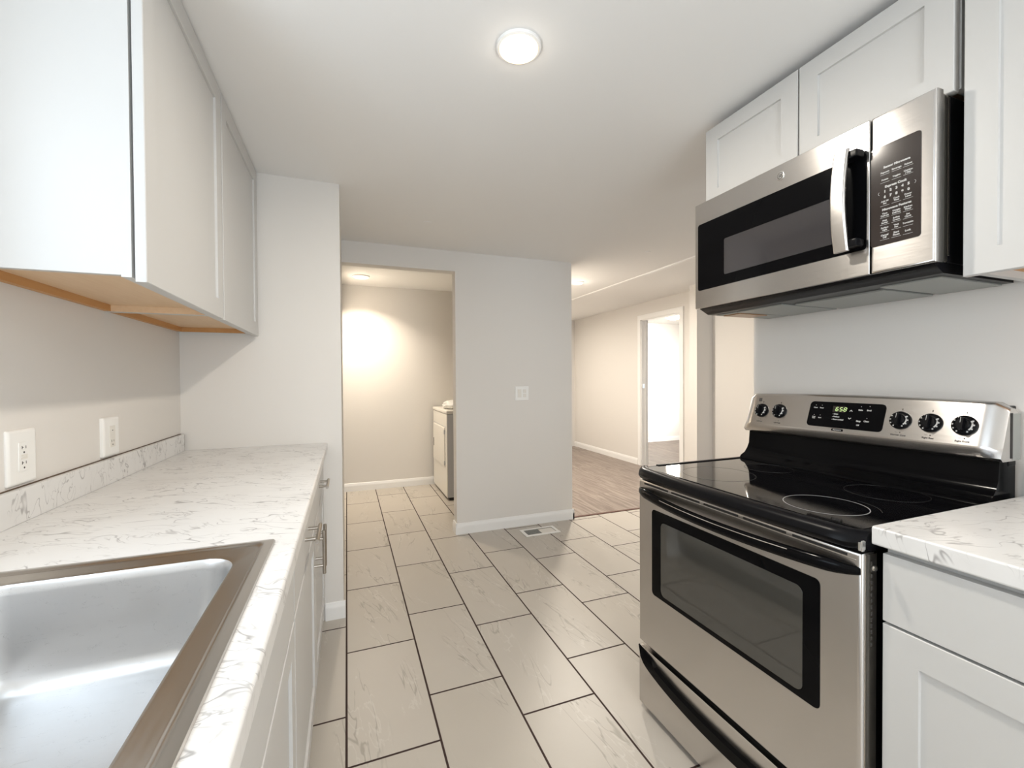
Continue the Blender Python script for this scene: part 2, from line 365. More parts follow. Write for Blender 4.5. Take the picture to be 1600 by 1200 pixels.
def base_profile(p0, p1, n, h=0.088, t=0.013):
    """moulded baseboard from p0 to p1 on floor, n = direction into the room"""
    p0, p1 = Vector((*p0, 0)), Vector((*p1, 0)); n = Vector((*n, 0))
    prof = [(0, 0), (t, 0), (t, h*.62), (t*.86, h*.70), (t*.86, h*.76), (t*.62, h*.86), (t*.5, h*.97), (t*.3, h), (0, h)]
    return [[p+n*a+Vector((0, 0, z)) for a, z in prof] for p in (p0, p1)]
def baseboard(name, runs, label):
    b = B()
    for r in runs: b.loft(base_profile(*r))
    return S(b.build(name, 'trimw'), label, 'baseboard')
baseboard('baseboard_partition', [((.7965, 3.375), (1.858, 3.375), (0, -1)), ((.808, 3.3635), (.808, 3.475), (-1, 0)), ((1.845, 3.362), (1.845, EY), (1, 0))], 'white moulded baseboard along the foot of the partition')
baseboard('baseboard_closet', [((-.04, 5.113), (1.745, 5.113), (0, -1))], 'white baseboard along the back of the laundry closet')
baseboard('baseboard_pier', [((-.115, 2.42), (-.018, 2.42), (0, -1))], 'short white baseboard under the projecting wall end')
baseboard('baseboard_hall', [((HX, 5.135), (HX, EY), (-1, 0)), ((HX, 3.9), (HX, 4.235), (-1, 0)), ((3.645, 3.79), (HX, 3.79), (0, -1)), ((HX, BY), (HX, 3.79), (-1, 0))], 'white baseboard along the hall wall')
baseboard('baseboard_bedroom', [((HX+.1, 6.85), (7.0, 6.85), (0, -1))], 'white baseboard in the room seen through the doorway')
b = B(); b.poly([(2.70, BY, ZC+.002), (2.704, BY, ZC-.008), (2.736, BY, ZC-.008), (2.74, BY, ZC+.002)], (0, 1, 0), EY-BY)
S(b.build('trim_1', 'trimw'), 'long thin white seam strip across the ceiling', 'trim')
S(B().box(1.846, 2.72, 3.388, 3.416, 0, .006, .002).build('trim_2', 'redstrip'), 'dark threshold strip where tiles meet the wood planks', 'trim')

# doorway casing in the hall
def casing(name, label, cat, wall, axis):
    pass
t = thing('door_1', 'white door casing around the bright doorway in the hall', 'door frame', (HX, 4.68, 0), None, 'structure')
for y0, y1 in ((4.235, 4.30), (5.06, 5.125)):
    bb = B().box(HX-.016, HX, y0, y1, 0, 2.11, .004); bb.build('casing', 'trimw', t)
B().box(HX-.0165, HX, 4.234, 5.126, 2.045, 2.112, .004).build('casing', 'trimw', t)
B().box(HX-.002, HX+.102, 4.30, 4.312, 0, 2.045).box(HX-.002, HX+.102, 5.048, 5.06, 0, 2.045).box(HX-.002, HX+.102, 4.30, 5.06, 2.033, 2.045).box(HX+.05, HX+.085, 5.038, 5.048, 0, 2.035).build('jamb', 'trimw', t)
B().box(HX+.012, HX+.040, 5.0445, 5.049, 1.09, 1.15, .001).build('strike_plate', 'chrome', t)
t = thing('door_2', 'white door casing at the far end of the hall', 'door frame', (3.3, EY, 0), None, 'structure')
for x0, x1 in ((2.885, 2.95), (3.72, 3.785)): B().box(x0, x1, EY-.016, EY, 0, 2.105, .004).build('casing', 'trimw', t)
B().box(2.884, 3.786, EY-.0165, EY, 2.04, 2.107, .004).build('casing', 'trimw', t)
B().box(2.95, 3.72, EY+.03, EY+.07, .005, 2.04, .002).build('door_panel', 'doorw', t)

# windows (outside the frame, they let in the daylight)
def window(n, label, axis, p, a0, a1, z0, z1, inward, bars):
    t = thing('window_%d' % n, label, 'window', (p, (a0+a1)/2, z0) if axis == 'x' else ((a0+a1)/2, p, z0), None, 'structure')
    def bx(bb, u0, u1, q0, q1, zz0, zz1, bev=0.003):
        if axis == 'x': bb.box(q0, q1, u0, u1, zz0, zz1, bev)
        else: bb.box(u0, u1, q0, q1, zz0, zz1, bev)
    f = .05; o0, o1 = p-.02, p+.02
    bb = B(); bx(bb, a0, a0+f, o0, o1, z0, z1); bx(bb, a1-f, a1, o0, o1, z0, z1); bx(bb, a0, a1, o0, o1, z0, z0+f); bx(bb, a0, a1, o0, o1, z1-f, z1)
    for k in bars:
        if k[0] == 'h': bx(bb, a0, a1, o0, o1, k[1]-.02, k[1]+.02)
        else: bx(bb, k[1]-.025, k[1]+.025, o0, o1, z0, z1)
    bb.build('window_frame', 'trimw', t)
    bb = B(); bx(bb, a0+.02, a1-.02, p-.003, p+.003, z0+.02, z1-.02, 0); bb.build('pane', 'pane', t)
    return t
window(1, 'white window over the sink', 'x', LX-.12, .08, .92, 1.16, 2.08, 1, [('h', 1.62)])
window(2, 'white glazed door behind the camera', 'y', BY-.11, -.18, 1.28, .12, 2.12, 1, [('v', .55)])
window(3, 'white living room window behind the camera', 'y', BY-.11, 2.0, 3.5, .7, 2.1, 1, [('v', 2.75)])
window(4, 'bedroom window beside the bright wall', 'y', 2.74, 5.2, 5.9, .35, 1.75, 1, [('h', 1.05)])

# ------------------------------------------------------------------ shaker fronts and pulls
def shaker(b, x, s, y0, y1, z0, z1, rail=0.057, th=0.020, rec=0.007):
    """shaker front whose face lies at x and looks along s (+1/-1 in x)"""
    def ring(ins, dx): return [(x-s*dx, y0+ins, z0+ins), (x-s*dx, y1-ins, z0+ins), (x-s*dx, y1-ins, z1-ins), (x-s*dx, y0+ins, z1-ins)]
    e = 0.0015
    rings = [ring(0, th), ring(0, e), ring(e, 0), ring(rail, 0), ring(rail+.001, rec)]
    return b.loft(rings)
def slab(b, x, s, y0, y1, z0, z1, th=0.020): return b.box(x-s*th, x, y0, y1, z0, z1, .0015)
def pull(parent, x, s, c, axis, L=0.155, posts=0.096, name='handle'):
    """round bar pull, c=(y,z) centre"""
    b = B(); xo = x+s*.033
    if axis == 'y':
        b.tube([(xo, c[0]-L/2, c[1]), (xo, c[0]+L/2, c[1])], .006, 14)
        for k in (-1, 1): b.tube([(x-s*.001, c[0]+k*posts/2, c[1]), (xo, c[0]+k*posts/2, c[1])], .0048, 10)
    else:
        b.tube([(xo, c[0], c[1]-L/2), (xo, c[0], c[1]+L/2)], .006, 14)
        for k in (-1, 1): b.tube([(x-s*.001, c[0], c[1]+k*posts/2), (xo, c[0], c[1]+k*posts/2)], .0048, 10)
    return b.build(name, 'nickel', parent, 'brushed nickel bar pull')

# ------------------------------------------------------------------ left upper cabinets
def upper_left(y0, y1, doors, label, end_panel):
    t = thing('upper_cabinet', label, 'cabinet', (-.56, (y0+y1)/2, 1.455), 'white wall cabinets over the left counter')
    zb, zt, xf = 1.462, ZC-.004, -.422
    b = B().box(LX+.001, xf-.018, y0, y0+.016, zb, zt).box(LX+.001, xf-.018, y1-.016, y1, zb, zt).box(LX+.001, xf-.018, y0+.016, y1-.016, zt-.016, zt)
    b.box(LX+.001, LX+.008, y0+.016, y1-.016, zb+.02, zt-.016)
    b.build('carcass', 'cab', t)
    b = B().box(LX+.008, xf-.018, y0+.016, y1-.016, zb+.020, zb+.030); b.build('bottom_panel', 'birch', t, 'unpainted plywood underside')
    B().box(LX+.001, LX+.018, y0+.016, y1-.016, zb, zb+.020).build('hanging_rail', 'orange', t, 'raw wood rail under the cabinet')
    B().box(LX+.018, xf-.018, y1-.018, y1-.0155, zb-.0005, zb+.020).build('side_edge', 'birch' if end_panel else 'orange', t, 'raw wood inner edge')
    fw = .034
    b = B().box(xf-.018, xf, y0, y0+fw, zb-.004, zt).box(xf-.018, xf, y1-fw, y1, zb-.004, zt).box(xf-.018, xf, y0+fw, y1-fw, zb-.004, zb+fw).box(xf-.018, xf, y0+fw, y1-fw, zt-fw, zt)
    b.build('face_frame', 'cab', t)
    for d0, d1 in doors:
        d = B(); shaker(d, -.397, 1, d0, d1, zb-.012, zt-.002, .062); d.build('door', 'cab', t)
upper_left(1.145, 1.772, [(1.148, 1.767)], 'white shaker wall cabinet nearest the camera, its blank end panel showing', True)
upper_left(1.774, 2.405, [(1.779, 2.400)], 'white shaker wall cabinet against the projecting wall', False)

# ------------------------------------------------------------------ right upper cabinets
def upper_right(y0, y1, zb, zt, doors, label, birch=True, xdoor=1.343):
    t = thing('upper_cabinet', label, 'cabinet', (1.52, (y0+y1)/2, zb), 'white wall cabinets on the range side')
    xf = xdoor+.024
    B().box(xf+.018, RX-.001, y0, y0+.016, zb, zt).box(xf+.018, RX-.001, y1-.016, y1, zb, zt).box(xf+.018, RX-.001, y0+.016, y1-.016, zt-.016, zt).box(RX-.008, RX-.001, y0+.016, y1-.016, zb+.02, zt-.016).build('carcass', 'cab', t)
    B().box(xf+.018, RX-.008, y0+.016, y1-.016, zb+.018, zb+.028).build('bottom_panel', 'orange' if birch else 'birch', t, 'raw wood underside')
    fw = .034
    B().box(xf, xf+.018, y0, y0+fw, zb-.002, zt).box(xf, xf+.018, y1-fw, y1, zb-.002, zt).box(xf, xf+.018, y0+fw, y1-fw, zb-.002, zb+fw).box(xf, xf+.018, y0+fw, y1-fw, zt-fw, zt).build('face_frame', 'cab', t)
    for d0, d1 in doors:
        d = B(); shaker(d, xdoor, -1, d0, d1, zb-.010, zt-.003, .057); d.build('door', 'cab', t)
upper_right(.590, 1.352, 1.922, 2.215, [(.593, .968), (.973, 1.349)], 'white two door cabinet above the microwave', False)
upper_right(-.185, .578, 1.480, 2.225, [(-.182, .194), (.198, .575)], 'tall white wall cabinet to the right of the microwave')

# ------------------------------------------------------------------ left base cabinets
CX = -.115           # door faces
def base_left(y0, y1, fronts, label):
    t = thing('base_cabinet', label, 'cabinet', (-.42, (y0+y1)/2, 0), 'white base cabinets under the left counter')
    xf = CX-.021
    B().box(LX+.001, xf-.018, y0, y0+.016, .10, .872).box(LX+.001, xf-.018, y1-.016, y1, .10, .872).box(LX+.001, xf-.018, y0+.016, y1-.016, .10, .116).box(LX+.001, LX+.009, y0+.016, y1-.016, .116, .872).box(-.215, -.199, y0, y1, 0, .10).box(LX+.001, -.215, y0, y0+.016, 0, .10).box(LX+.001, -.215, y1-.016, y1, 0, .10).build('carcass', 'cab', t)
    fw = .036
    B().box(xf-.018, xf, y0, y0+fw, .10, .874).box(xf-.018, xf, y1-fw, y1, .10, .874).box(xf-.018, xf, y0+fw, y1-fw, .10, .135).box(xf-.018, xf, y0+fw, y1-fw, .838, .874).box(xf-.018, xf, y0+fw, y1-fw, .690, .722).build('face_frame', 'cab', t)
    for kind, a0, a1, z0, z1, h in fronts:
        bb = B()
        if kind == 'door': shaker(bb, CX, 1, a0, a1, z0, z1)
        else: slab(bb, CX, 1, a0, a1, z0, z1)
        d = bb.build(kind if kind != 'false' else 'false_front', 'cab', t)
        if h: pull(d, CX, 1, h[1:], h[0])
ZD0, ZD1, ZF0, ZF1 = .105, .700, .708, .862
base_left(1.726, 2.405, [('drawer', 1.729, 2.380, ZF0, ZF1, ('y', 2.055, .786)), ('door', 1.729, 2.380, ZD0, ZD1, ('z', 1.759, .622))], 'white base cabinet with drawer and door, farthest along the left counter')
base_left(1.082, 1.722, [('drawer', 1.085, 1.719, ZF0, ZF1, ('y', 1.402, .786)), ('door', 1.085, 1.719, ZD0, ZD1, ('z', 1.689, .622))], 'white base cabinet with drawer and door between sink base and farthest cabinet')
base_left(.130, 1.078, [('false', .133, 1.075, ZF0, ZF1, None), ('door', .133, .600, ZD0, ZD1, ('z', .570, .600)), ('door', .607, 1.075, ZD0, ZD1, ('z', .690, .600))], 'white two door base cabinet directly beneath the stainless sink')

# left countertop with sink cut-out
SX0, SX1, SY0, SY1 = -.660, -.150, .190, .975      # cut-out
t = thing('countertop', 'long white veined marble-look countertop around the sink', 'countertop', (-.41, 1.1, .875))
b = B(); CF = -.096; CY0, CY1 = .10, 2.418
def cbox(x0, x1, y0, y1): b.box(x0, x1, y0, y1, .876, .914)
cbox(LX+.001, SX0, CY0, CY1); cbox(SX0, CF-.03, SY1, CY1); cbox(SX0, SX1, CY0, SY0); cbox(SX1, CF-.03, CY0, SY1)
b.box(CF-.03, CF, CY0, CY1, .876, .914, .006, 3, lambda c, d: abs(d.y) > .9 and c.x > CF-.01)
b.build('worktop', 'marble', t)
b = B().box(LX+.001, LX+.019, CY0, 2.405, .914, .992, .002); b.build('backsplash', 'marble', t)
b = B().box(LX+.0005, LX+.006, CY0, 2.405, .992, .9938).box(LX+.001, LX+.017, 2.405, 2.4125, .93, .988); b.build('caulk_gap', 'caulk', t, 'dark gap along the top of the backsplash')

# sink
t = thing('kitchen_sink', 'stainless steel drop-in sink with scuffed rim and deep bowl', 'sink', (-.41, .58, .74))
def ring_rr(x0, x1, y0, y1, r, z): return [(p[0], p[1], z) for p in rrect(x1-x0, y1-y0, r, 8, (x0+x1)/2, (y0+y1)/2)]
OX0, OX1, OY0, OY1 = -.675, -.138, .165, .992
bx0, bx1, by0, by1 = -.560, -.190, .215, .928
def lerp_ring(k, dz): 
    return ring_rr(OX0+(bx0-OX0)*k, OX1+(bx1-OX1)*k, OY0+(by0-OY0)*k, OY1+(by1-OY1)*k, .004+(.055-.004)*k, .914+dz)
b = B(); b.loft([lerp_ring(0, .0005), lerp_ring(.03, .004), lerp_ring(.22, .0060), lerp_ring(.30, .0075), lerp_ring(.38, .0060), lerp_ring(.44, .0040), lerp_ring(.90, .0035), lerp_ring(1.0, .0018)], caps=False)
b.build('rim', 'rim', t)
b = B(); rings = [ring_rr(bx0, bx1, by0, by1, .055, .9158)]
for k, ins, z, r in ((0, .003, .911, .054), (1, .006, .90, .052), (2, .016, .80, .050), (3, .019, .775, .050), (4, .026, .760, .048), (5, .038, .751, .045), (6, .060, .748, .040), (7, .150, .744, .03)):
    rings.append(ring_rr(bx0+ins, bx1-ins, by0+ins, by1-ins, r, z))
vv = b.loft(rings, caps=False); c0 = ring_rr(bx0+.15, bx1-.15, by0+.15, by1-.15, .03, .744)
b.poly(c0, (0, 0, -1), .001)
b.build('bowl', 'sink', t, angle=60)
b = B().lathe([(0, .004), (.030, .004), (.040, .0065), (.052, .006), (.056, .001), (.056, -.01), (0, -.01)], (-.375, .50, .7435), (0, 0, 1)); b.build('drain', 'chrome', t, 'round chrome drain')

# ------------------------------------------------------------------ right base cabinets and counter
RCX = 1.050
def base_right(y0, y1, label):
    t = thing('base_cabinet', label, 'cabinet', (1.37, (y0+y1)/2, 0))
    xf = RCX+.021
    B().box(xf+.018, RX-.001, y0, y0+.016, .10, .880).box(xf+.018, RX-.001, y1-.016, y1, .10, .880).box(xf+.018, RX-.001, y0+.016, y1-.016, .10, .116).box(RX-.009, RX-.001, y0+.016, y1-.016, .116, .88).box(xf+.085, xf+.10, y0, y1, 0, .10).box(xf+.10, RX-.001, y0, y0+.016, 0, .10).box(xf+.10, RX-.001, y1-.016, y1, 0, .10).build('carcass', 'cab', t)
    fw = .036
    B().box(xf, xf+.018, y0, y0+fw, .10, .882).box(xf, xf+.018, y1-fw, y1, .10, .882).box(xf, xf+.018, y0+fw, y1-fw, .10, .135).box(xf, xf+.018, y0+fw, y1-fw, .84, .882).box(xf, xf+.018, y0+fw, y1-fw, .70, .73).build('face_frame', 'cab', t)
    bb = B(); slab(bb, RCX, -1, y0+.003, y1-.002, .726, .868); bb.build('drawer', 'cab', t)
    bb = B(); shaker(bb, RCX, -1, y0+.003, y1-.002, .105, .720, .062); bb.build('door', 'cab', t)
base_right(.116, .575, 'white base cabinet with plain drawer to the right of the range')
t = thing('countertop', 'short white veined marble-look countertop beside the range', 'countertop', (1.35, .35, .885))
b = B().box(1.066, RX-.001, .10, .585, .884, .923).box(1.035, 1.066, .10, .585, .884, .923, .005, 3, lambda c, d: abs(d.y) > .9 and c.x < 1.04)
b.build('worktop', 'marble', t)
B().box(RX-.020, RX-.001, .10, .572, .923, 1.003, .002).build('backsplash', 'marble', t)

# ------------------------------------------------------------------ range
RY0, RY1, RXF = .594, 1.352, 1.020
t = thing('electric_range', 'stainless steel freestanding electric range with black glass cooktop', 'stove', (1.33, .97, 0))
B().box(1.070, 1.655, RY0+.004, RY1-.004, .02, .868).box(1.655, RX-.002, RY0+.01, RY1-.01, .1, .86).build('body', 'blackm', t)
for y in (RY0+.06, RY1-.06):
    for x in (1.12, 1.60): B().lathe([(.016, 0), (.016, .008), (.009, .010), (.009, .022)], (x, y, 0), (0, 0, 1), 16).build('foot', 'blackm', t)
# oven door
b = B().box(RXF, 1.068, RY0, RY1, .255, .862, .010, 3, lambda c, d: abs(d.z) > .9 or (abs(d.y) > .9 and c.x < RXF+.01))
door = b.build('oven_door', 'steel', t)
def yz(pts, x): return [(x, p[0], p[1]) for p in pts]
wc = ((.682+1.274)/2, (.462+.768)/2)
b = B(); b.poly(yz(rrect(1.274-.682, .768-.462, .02, 6, *wc, radii=(.012, .012, .012, .012)), RXF+.004), (-1, 0, 0), .0055, .0012); wf = b.build('window_frame', 'black', door, 'black glass border of the oven window')
b = B(); b.poly(yz(rrect(1.226-.722, .735-.478, .018, 6, (.722+1.226)/2, (.478+.735)/2), RXF+.002), (-1, 0, 0), .0044, .0005); b.build('window_pane', 'oveng', wf, 'dark see-through oven window glass')
b = B(); N = 40; pts = []; r1 = []; r2 = []
for i in range(N+1):
    s = i/N; y = RY0+.006+(RY1-RY0-.012)*s; q = math.sin(math.pi*s); e = min(1, math.sin(math.pi*s)*5)
    bow = q**.55
    pts.append((RXF+.004-.052*bow, y, .822-.006*q)); r1.append(.005+.007*e); r2.append(.009+.007*e)
b.tube(pts, r1, 16, ry=r2); b.build('door_handle', 'black', door, 'black bowed bar handle')
b = B(); b.tube([(p[0]-.011, p[1], p[2]+.0105) for p in pts[7:-9]], .0012, 6); b.build('handle_trim', 'chrome', door, 'thin bright line along the handle')
b = B()
for i in range(5):
    y = RY0+.03+i*.142; b.box(RXF-.0006, RXF+.003, y, y+.125, .8475, .8535)
b.build('vent', 'dark', door)
b = B().box(RXF-.0014, RXF+.003, RY0+.012, RY1-.03, .8435, .8462, .0008); b.build('vent_lip', 'chrome', door)
# hinge strip on the door side
b = B().box(RXF+.010, RXF+.046, RY0-.0012, RY0+.001, .26, .858); b.build('side_strip', 'steelp', door)
b = B()
for k in range(14): b.box(RXF+.026, RXF+.030, RY0-.0018, RY0-.0008, .842-k*.0135-.008, .842-k*.0135)
b.build('side_slots', 'slot', door)
B().lathe([(.0065, 0), (.0065, .002), (.003, .004), (0, .004)], (RXF+.040, RY0-.001, .825), (0, -1, 0), 14).build('screw', 'chrome', door)
# drawer
b = B().box(RXF, 1.068, RY0, RY1, .022, .2395, .006, 3, lambda c, d: abs(d.z) > .9 or (abs(d.y) > .9 and c.x < RXF+.01)); dr = b.build('storage_drawer', 'steel', t)
def arc(y0, y1, ztop, zmid, n=36, pw=.62):
    out = [(y0+(y1-y0)*i/n, ztop-(ztop-zmid)*(math.sin(math.pi*i/n)**pw)) for i in range(n+1)]; return out
outer = arc(RY0+.003, RY1-.003, .238, .150, 36, .40); inner = arc(RY0+.075, RY1-.075, .226, .184, 36, .45)
def smile(b, x0, x1, lo, hi):
    """band between lower curve lo and upper curve hi, both lists of (y,z) of the same length"""
    rings = []
    for (ya, za), (yb, zb_) in zip(lo, hi): k = len(rings)/(len(lo)-1); xx = x1-.008-(x1-x0-.008)*min(1, math.sin(math.pi*k)*5)**.7; rings.append([(xx, ya, za), (x1, ya, za), (x1, yb, zb_), (xx, yb, zb_)])
    b.loft(rings)
b = B(); hi = [(y, max(z, .0)) for y, z in inner]
# black scoop handle: bar along the top and a curved lower lip, joined at both ends
ym = lambda i, a, c: a+(c-a)*i/36
smile(b, RXF-.017, RXF+.004, outer, [(iy, iz) for (iy, iz) in inner])
b.build('drawer_handle', 'black', dr, 'black crescent pull along the drawer top')
b = B().box(RXF-.0015, RXF+.010, RY0+.008, RY1-.008, .2365, .2405, .001); b.build('handle_trim', 'chrome', dr, 'thin bright edge above the drawer pull')
# cooktop
b = B()
prof = []
rings = []
for i in range(25):
    s = i/24; y = RY0-.004+(RY1-RY0+.006)*s; bow = .022*math.sin(math.pi*s); rd = .022*max(0, 1-min(s, 1-s)/.05)**2
    xf = 1.004-bow+rd
    rings.append([(1.10, y, .868), (xf+.018, y, .866), (xf+.004, y, .872), (xf-.004, y, .884), (xf, y, .897), (xf+.010, y, .9055), (xf+.024, y, .9085), (xf+.034, y, .9065), (xf+.040, y, .903), (1.10, y, .903)])
b.loft(rings)
b.box(1.10, 1.615, RY0-.004, RY0+.018, .868, .9085, .004); b.box(1.10, 1.615, RY1-.016, RY1+.002, .868, .9085, .004)
b.box(1.10, 1.64, RY0+.002, RY1-.002, .868, .8995)
ck = b.build('cooktop', 'blackm', t, 'black cooktop frame with rounded front lip')
b = B().box(1.036, 1.575, RY0+.020, RY1-.018, .8990, .9050, .001); b.build('glass', 'glassk', ck, 'black ceramic glass')
def ring2d(cx, cy, r, wd, a0=0, a1=360, z=.9052, n=72):
    b = B(); k = max(8, int(n*(a1-a0)/360)); full = a1-a0 >= 360; rings = []
    for i in range(k if full else k+1):
        a = R(a0+(a1-a0)*i/k); rings.append([(cx+(r+d)*math.cos(a), cy+(r+d)*math.sin(a), z+h) for d, h in ((-wd/2, -.0004), (wd/2, -.0004), (wd/2, .0001), (-wd/2, .0001))])
    return b.loft(rings, True, full)
ring2d(1.165, .768, .0925, .0022).build('burner_ring', 'ring', ck, 'pale ring of the front burner')
ring2d(1.165, .768, .115, .0018, -60, -5).build('burner_ring', 'ringd', ck)
ring2d(1.200, 1.150, .115, .0016).build('burner_ring', 'ringd', ck)
ring2d(1.440, 1.150, .078, .0016).build('burner_ring', 'ringd', ck)
ring2d(1.440, .780, .095, .0016).build('burner_ring', 'ringd', ck)
b = B().box(1.000, 1.018, RY0-.0075, RY0-.003, .874, .892, .001).box(1.004, 1.012, RY0-.009, RY0-.006, .872, .895, .001); b.build('corner_clip', 'chrome', ck, 'small chrome clip at the cooktop corner')
# backguard
bgx = 1.575
t2 = B()
rings = []
for y in (RY0+.006, RY1-.006):
    rings.append([(1.655, y, .90), (1.520, y, .906), (1.528, y, .918), (1.548, y, .928), (1.562, y, .945), (1.572, y, .965), (1.578, y, 1.03), (1.655, y, 1.03)])
t2.loft(rings); t2.box(1.615, 1.655, RY0+.004, RY1-.004, 1.0, 1.16, .004)
bk = t2.build('backguard', 'black', t, 'glossy black riser behind the cooktop')
# control panel: a tilted shell with rounded ends, profile swept along y
def pnl(y, top, ext):
    return [(1.645, y, top-.012), (1.628, y, top-.002), (1.604, y, top), (1.5535+.035*(top-.006-1.054)/.106+.004-ext, y, top-.003), (1.5535+.035*(top-.010-1.054)/.106-ext, y, top-.010), (1.5535-ext, y, 1.054), (1.5515-ext, y, 1.047), (1.556, y, 1.026), (1.566, y, 1.017), (1.645, y, 1.017)]
rings = []; n = 32
for i in range(n+1):
    s = i/n; y = RY0-.004+(RY1-RY0+.008)*s; d = min(s, 1-s)
    rd = .016*max(0, 1-d/.022)**2; top = 1.170+.007*math.sin(math.pi*s)-rd
    ex = -rd*.9
    rings.append(pnl(y, top, ex))
b = B(); b.loft(rings); cp = b.build('control_panel', 'steel', t, 'stainless control panel with knobs', angle=50)
for y in (RY0-.0050, RY1+.0040): B().box(1.603, 1.612, y, y+.0012, 1.024, 1.142).build('end_cap', 'dark', cp)
b = B(); b.box(1.612, 1.650, RY0-.0050, RY0-.0036, 1.019, 1.140); b.build('side_plate', 'filter', cp, 'grey side plate')
# panel local frame: x -> -Y, y -> up the slope, origin at crease
up = Vector((.0350, 0, 1.160-1.054)); TP = basis((1.5535, 0, 1.054), (0, -1, 0), up)
sl = up.length
def pz(z): return (z-1.054)/(1.160-1.054)*sl
def pbox(b, y0, y1, z0, z1, n0, n1, bev=0, r=None):
    if r: 
        w_, h_ = abs(y1-y0), abs(pz(z1)-pz(z0)); b.poly([(p[0], p[1], n0) for p in rrect(w_, h_, r, 5, -(y0+y1)/2, (pz(z0)+pz(z1))/2)], (0, 0, 1), n1-n0, bev)
    else: b.box(-y1, -y0, pz(z0), pz(z1), n0, n1, bev)
b = B(TP); pbox(b, .855, 1.092, 1.064, 1.150, -.001, .0016, .0008, .012); disp = b.build('display', 'black', cp, 'black clock and oven control display')
b = B(TP); pbox(b, .971, 1.012, 1.1165, 1.1370, .0012, .0018); b.build('display_window', 'panelk', disp)
# seven segment clock 6 58
SEG = {'6': 'acdefg', '5': 'acdfg', '8': 'abcdefg'}
def seg_digit(b, ch, x, y, w_, h_, th, z):
    P = {'a': (0, h_/2, w_, 1), 'g': (0, 0, w_, 1), 'd': (0, -h_/2, w_, 1), 'f': (-w_/2, h_/4, h_/2, 0), 'b': (w_/2, h_/4, h_/2, 0), 'e': (-w_/2, -h_/4, h_/2, 0), 'c': (w_/2, -h_/4, h_/2, 0)}
    for k in SEG[ch]:
        px, py, L, hor = P[k]; sh = .14*py; L -= th*1.1
        if hor: pts = [(x+px+sh-L/2, y+py-th/2), (x+px+sh+L/2, y+py-th/2), (x+px+sh+L/2, y+py+th/2), (x+px+sh-L/2, y+py+th/2)]
        else:
            s2 = .14*L/2; pts = [(x+px+sh-s2-th/2, y+py-L/2), (x+px+sh-s2+th/2, y+py-L/2), (x+px+sh+s2+th/2, y+py+L/2), (x+px+sh+s2-th/2, y+py+L/2)]
        b.poly([(p[0], p[1], z) for p in pts], (0, 0, 1), .0003)
b = B(TP)
for ch, y in (('6', 1.000), ('5', .987), ('8', .974)): seg_digit(b, ch, -y+.002, pz(1.1268), .0078, .0125, .0020, .0018)
b.build('clock_digits', 'led', disp, 'green glowing clock digits reading 6 58')
b = B(TP)
def ptx(txt, y, z, size, n=.0017, **kw): put_text(b, txt, size, -y, pz(z), n, **kw)
for y, z in ((1.071, 1.137), (1.050, 1.137), (1.071, 1.103), (1.050, 1.103), (.925, 1.139), (.900, 1.141), (.902, 1.103)): 
    b.lathe([(.0011, 0), (.0011, .0003), (0, .0003)], (-y, pz(z), .0017), (0, 0, 1), 10)
ptx('Clock', 1.071, 1.128, .0056, bold=.0002); ptx('Timer', 1.050, 1.128, .0056, bold=.0002); ptx('Cook\nTime', 1.071, 1.094, .0050, bold=.0002); ptx('Start', 1.050, 1.094, .0056, bold=.0002)
ptx('Bake', .925, 1.128, .0066, bold=.0003); ptx('Broil', .900, 1.128, .0066, bold=.0003); ptx('Stop', .925, 1.092, .0072, bold=.0004); ptx('Clean', .902, 1.093, .0066, bold=.0003); ptx('Off', .925, 1.079, .0062, bold=.0003)
for z, s_ in ((1.110, 'Oven'), (1.101, 'Preheat'), (1.092, 'Door Locked')): ptx('- '+s_, 1.009, z, .0062, align='LEFT', bold=.0003)
for z, s_ in ((1.124, 1), (1.098, -1)):
    yy = .953
    b.poly([(-yy-.005, pz(z)-.002*s_, .0017), (-yy, pz(z)+.003*s_, .0017), (-yy+.005, pz(z)-.002*s_, .0017), (-yy+.0035, pz(z)-.0035*s_, .0017), (-yy, pz(z)+.0002*s_, .0017), (-yy-.0035, pz(z)-.0035*s_, .0017)], (0, 0, 1), .0003)
b.build('lettering', 'white', disp, 'white control lettering')
KN = [(1.283, 1.104), (1.207, 1.106), (.812, 1.105), (.739, 1.104), (.665, 1.104)]
SUB = ['Left Rear', 'Left Front', 'Warmer Zone', 'Right Rear', 'Right Front']
for (y, z), s_ in zip(KN, SUB):
    b = B(TP); ptx(s_, y, 1.0615, .0066, .0001, bold=.00025); b.box(-y-.003-.006, -y+.003-.006, pz(1.0700), pz(1.0705), 0, .0003)
    b.lathe([(.0016, 0), (.0016, .0003), (0, .0003)], (-y+.004, pz(1.0695), 0), (0, 0, 1), 10)
    b.box(-y-.0012, -y+.0012, pz(1.1355), pz(1.1405), -.0005, .0004)
    b.build('knob_print', 'print', cp, 'small dark lettering around a knob')
b = B(TP); pbox(b, 1.294, 1.306, 1.140, 1.153, -.0005, .0008)
b.build('indicator', 'print', cp, 'small dark square mark in the corner')
b = B(TP); pbox(b, .967, 1.003, 1.0540, 1.0615, -.001, .0012, .0004, .0015); bd = b.build('badge', 'black', cp, 'small black brand plaque')
b = B(TP); put_text(b, 'Kenmore', .0066, -.985, pz(1.0577), .0012, bold=.0001, sx=1.05); b.build('badge_lettering', 'white', bd)
